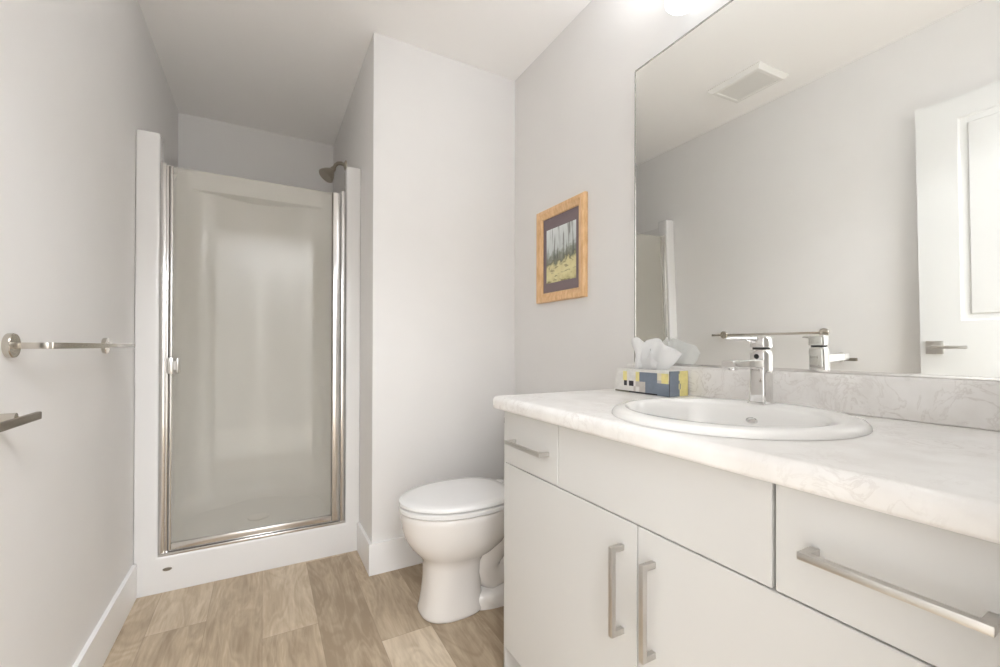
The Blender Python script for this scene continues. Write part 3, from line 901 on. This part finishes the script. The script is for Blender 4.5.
m.build('carton', slots, tb, smooth=0)
# the pulled-up tissue: a folded sheet with ruffles, peak leaning to the far end
m = MB()
NU, NV = 28, 14
rows = []
for j in range(NV + 1):
    v = j / NV
    rr = []
    for i in range(NU + 1):
        u = i / NU
        # lower edge in the slot, upper edge rising to a peak near the far end
        y = TCY - 0.052 + 0.104 * u
        w = min(1.0, u / 0.80)
        top = 0.004 + 0.098 * w ** 1.05 - (0.10 * (u - 0.90) if u > 0.90 else 0.0) + 0.003 * math.sin(u * 17)
        z = BZ1 - 0.014 + v * (0.014 + top)
        yy = y + 0.014 * v * v * (u - 0.3) + 0.003 * math.sin(9 * v + 5 * u)
        x = TCX + (0.004 + 0.013 * v) * math.sin(u * 11 + 1.1 * v) + 0.008 * v * v * (0.5 - u) + 0.003 * math.sin(23 * u + 7 * v)
        rr.append(Vector((x, yy, z)))
    rows.append(rr)
m.rings(rows, False, False, closed=False)
rows = []
for j in range(NV + 1):
    v = j / NV
    rr = []
    for i in range(NU + 1):
        u = i / NU
        y = TCY - 0.050 + 0.098 * u
        top = 0.052 + 0.046 * math.sin(math.pi * 0.5 * min(1.0, u / 0.75)) - (0.16 * (u - 0.85) if u > 0.85 else 0.0) + 0.004 * math.sin(u * 12)
        z = BZ1 - 0.014 + v * (0.014 + top)
        yy = y - 0.050 * v * (1.0 - u) ** 1.2 - 0.012 * v + 0.003 * math.sin(8 * v + 6 * u)
        x = TCX + 0.006 + (0.003 + 0.009 * v) * math.sin(u * 9 + 2.2) + 0.004 * v * v
        rr.append(Vector((x, yy, z)))
    rows.append(rr)
m.rings(rows, False, False, closed=False)
ts = m.build('tissue', 'tissue', tb, smooth=50, normals=False)
md = ts.modifiers.new('thickness', 'SOLIDIFY'); md.thickness = 0.0006

# ------------------------------------------------------------------ mirror (leans a little into the room at its top)
MZ0, MZ1, MY0, MY1 = 0.9615, 1.986, 0.075, 1.119
TILT = 0.026
MYT = 1.093        # the left edge is cut a little out of plumb
mx0 = W - 0.007
def mx(z): return mx0 - (z - MZ0) * math.tan(TILT)
mi = thing('mirror', 'large frameless mirror above the counter, thin bright edge strip', 'mirror', (W - 0.01, 0.60, MZ0))
m = MB()
m.rings([[Vector((mx(z) + (0.0005 if x else 0.0045), y, z)) if x != 2 else Vector((W - 0.001, y, z)) for y, z in ((MY0, MZ0), (MY1, MZ0), (MYT, MZ1), (MY0, MZ1))] for x in (0, 2)])
m.build('backing', 'mirror_back', mi, smooth=0)
m = MB()
m.rings([[Vector((mx(z) + dx, y, z)) for y, z in ((MY0 + 0.001, MZ0 + 0.001), (MY1 - 0.001, MZ0 + 0.001), (MYT - 0.001, MZ1 - 0.001), (MY0 + 0.001, MZ1 - 0.001))] for dx in (0.0, 0.0044)])
m.build('mirror_glass', 'mirror', mi, smooth=0)
m = MB()
for q4 in ([(MY1 - 0.001, MZ0), (MY1 + 0.003, MZ0), (MYT + 0.003, MZ1), (MYT - 0.001, MZ1)], [(MY0, MZ1 - 0.001), (MYT, MZ1 - 0.001), (MYT, MZ1 + 0.003), (MY0, MZ1 + 0.003)]):
    m.rings([[Vector((mx(z) + dx, y, z)) for y, z in q4] for dx in (-0.0015, 0.004)])
m.build('edge_strip', 'mirror_edge', mi, smooth=0)

m = MB(); m.box(W - 0.0125, W - 0.0075, MY0, MY1, MZ0 - 0.0003, MZ0 + 0.007, bev=0.001)  # bright strip added in place of the backsplash reflection at the mirror's foot
m.build('bottom_bright_band', 'alu', mi)

# ------------------------------------------------------------------ vanity light bar above the mirror
LZ = 2.147
vl = thing('vanity_light', 'frosted shade vanity light bar on the wall just above the mirror', 'light', (W - 0.02, 0.603, LZ))
m = MB(); m.box(W - 0.0125, W - 0.0005, 0.26, 0.946, LZ - 0.03, LZ + 0.03, bev=0.004, seg=3)
m.build('back_plate', 'brushed', vl)
for yy in (0.872, 0.603, 0.334):
    lx = W - 0.068
    mm = MB(); mm.tube([(W - 0.011, yy, LZ), (W - 0.0165, yy, LZ)], 0.012, n=14)
    mm.tube([(lx + 0.0535 * math.cos(2 * math.pi * k / 40), yy + 0.0535 * math.sin(2 * math.pi * k / 40), LZ) for k in range(41)], 0.004, n=8, cap=False)
    mm.tube([(lx - 0.05, yy, LZ), (lx + 0.05, yy, LZ)], 0.004, n=8)
    mm.lathe([(0.0, 0.018), (0.012, 0.018), (0.013, 0.0), (0.0, 0.0)], (lx, yy, LZ), n=16, cap0=False, cap1=False)
    arm = mm.build('lamp_arm', 'brushed', vl)
    mm = MB(); mm.lathe([(0.049, 0.085), (0.050, 0.0), (0.050, -0.085), (0.044, -0.092), (0.0005, -0.094), (0.0005, -0.090), (0.042, -0.088), (0.0465, -0.081), (0.0465, 0.0), (0.0465, 0.085), (0.049, 0.085)], (lx, yy, LZ), n=32, cap0=False, cap1=False)
    mm.build('lamp_shade', 'shade', vl)
    d = bpy.data.lights.new('bulb', 'POINT'); d.energy = VANITY_POWER; d.shadow_soft_size = 0.03; d.color = (0.89, 0.94, 1.0)
    lo = bpy.data.objects.new('bulb', d); C.objects.link(lo); lo.location = (lx, yy, LZ + 0.08)
    lo.parent = vl; lo.matrix_parent_inverse = Matrix.Translation(-Vector(vl.location))

# ------------------------------------------------------------------ framed picture
PY0, PY1, PZ0, PZ1 = 1.384, 1.738, 1.228, 1.662
pc = thing('framed_picture', 'oak framed landscape print with plum mat on the right wall', 'picture', (W, (PY0 + PY1) / 2, PZ0))
m = MB()
prof = [(0.0, 0.001), (0.0, 0.016), (0.004, 0.022), (0.018, 0.024), (0.030, 0.018), (0.040, 0.016), (0.044, 0.012), (0.044, 0.004)]
def fr(d, h):
    x = W - h
    return [Vector((x, y, z)) for y, z in ((PY0 + d, PZ0 + d), (PY1 - d, PZ0 + d), (PY1 - d, PZ1 - d), (PY0 + d, PZ1 - d))]
rg = [fr(d, h) for d, h in prof]
m.rings(rg + [rg[0]], False, False)
bmesh.ops.remove_doubles(m.bm, verts=m.bm.verts, dist=0.00001)
m.build('frame', 'oak', pc, smooth=25)
m = MB(); m.box(W - 0.0075, W - 0.003, PY0 + 0.043, PY1 - 0.043, PZ0 + 0.043, PZ1 - 0.043)
m.build('mat_board', 'mat_board', pc, smooth=0)
ay0, ay1, az0, az1 = PY0 + 0.067, PY1 - 0.070, PZ0 + 0.088, PZ1 - 0.098
m = MB(); m.box(W - 0.0085, W - 0.0074, ay0, ay1, az0, az1)
pr = m.build('print', 'landscape', pc, smooth=0)
pr.data.transform(Matrix.Translation((-(W - 0.0085), -ay0, -az0)))
pr.location = (W - 0.0085, ay0, az0)

# ------------------------------------------------------------------ towel bar and paper holder on the left wall
tw = thing('towel_bar', 'polished flat towel bar on the left wall near the shower', 'towel bar', (0, 1.5, 1.016))
TZ = 1.0215
m = MB(); m.box(0.064, 0.072, 1.243, 1.905, TZ - 0.0068, TZ + 0.0068, bev=0.0012)
m.build('bar', 'nickel', tw)
for yy in (1.254, 1.858):
    mm = MB()
    mm.lathe([(0.0, 0.0005), (0.0245, 0.0005), (0.0255, 0.002), (0.0255, 0.010), (0.0240, 0.012), (0.0, 0.012)], (0, yy, TZ), axis='x', n=36, cap0=False, cap1=False)
    mm.box(0.011, 0.0642, yy - 0.007, yy + 0.007, TZ - 0.0066, TZ + 0.0066, bev=0.0015)
    mm.build('post', 'nickel', tw)
ph = thing('paper_holder', 'short flat nickel holder on the left wall below the towel bar', 'paper holder', (0, 1.17, 0.88))
PHZ = 0.876
m = MB(); m.lathe([(0.0, 0.0005), (0.0245, 0.0005), (0.0255, 0.002), (0.0255, 0.010), (0.0240, 0.012), (0.0, 0.012)], (0, 1.172, PHZ + 0.008), axis='x', n=36, cap0=False, cap1=False)
m.build('flange', 'nickel', ph)
m = MB(); m.tube([(0.011, 1.172, PHZ + 0.008), (0.043, 1.172, PHZ + 0.008)], 0.0085, n=20)
m.build('post', 'nickel', ph)
m = MB(); m.box(0.042, 0.052, 1.085, 1.255, PHZ - 0.008, PHZ + 0.008, bev=0.002)
m.build('plate', 'dark_brushed', ph)

# ------------------------------------------------------------------ ceiling exhaust fan cover
vf = thing('exhaust_fan', 'white square exhaust fan cover on the ceiling, seen in mirror', 'vent', (0.34, 1.45, H))
m = MB()
fx0, fx1, fy0, fy1 = 0.205, 0.475, 1.30, 1.60
def fq(d, z): return [Vector((x, y, z)) for x, y in ((fx0 + d, fy0 + d), (fx1 - d, fy0 + d), (fx1 - d, fy1 - d), (fx0 + d, fy1 - d))]
m.rings([fq(0, H - 0.0005), fq(0.0, H - 0.006), fq(0.016, H - 0.024), fq(0.034, H - 0.024), fq(0.040, H - 0.016)], False, False)
m.build('cover', 'vent', vf, smooth=25)
m = MB()
nsl = 17
for k in range(nsl):
    x = fx0 + 0.044 + (fx1 - fx0 - 0.088) * k / (nsl - 1)
    m.box(x - 0.004, x + 0.004, fy0 + 0.037, fy1 - 0.037, H - 0.020, H - 0.015)
m.box(fx0 + 0.036, fx1 - 0.036, fy0 + 0.036, fy1 - 0.036, H - 0.012, H - 0.009)
m.build('grille', 'vent', vf, smooth=0)
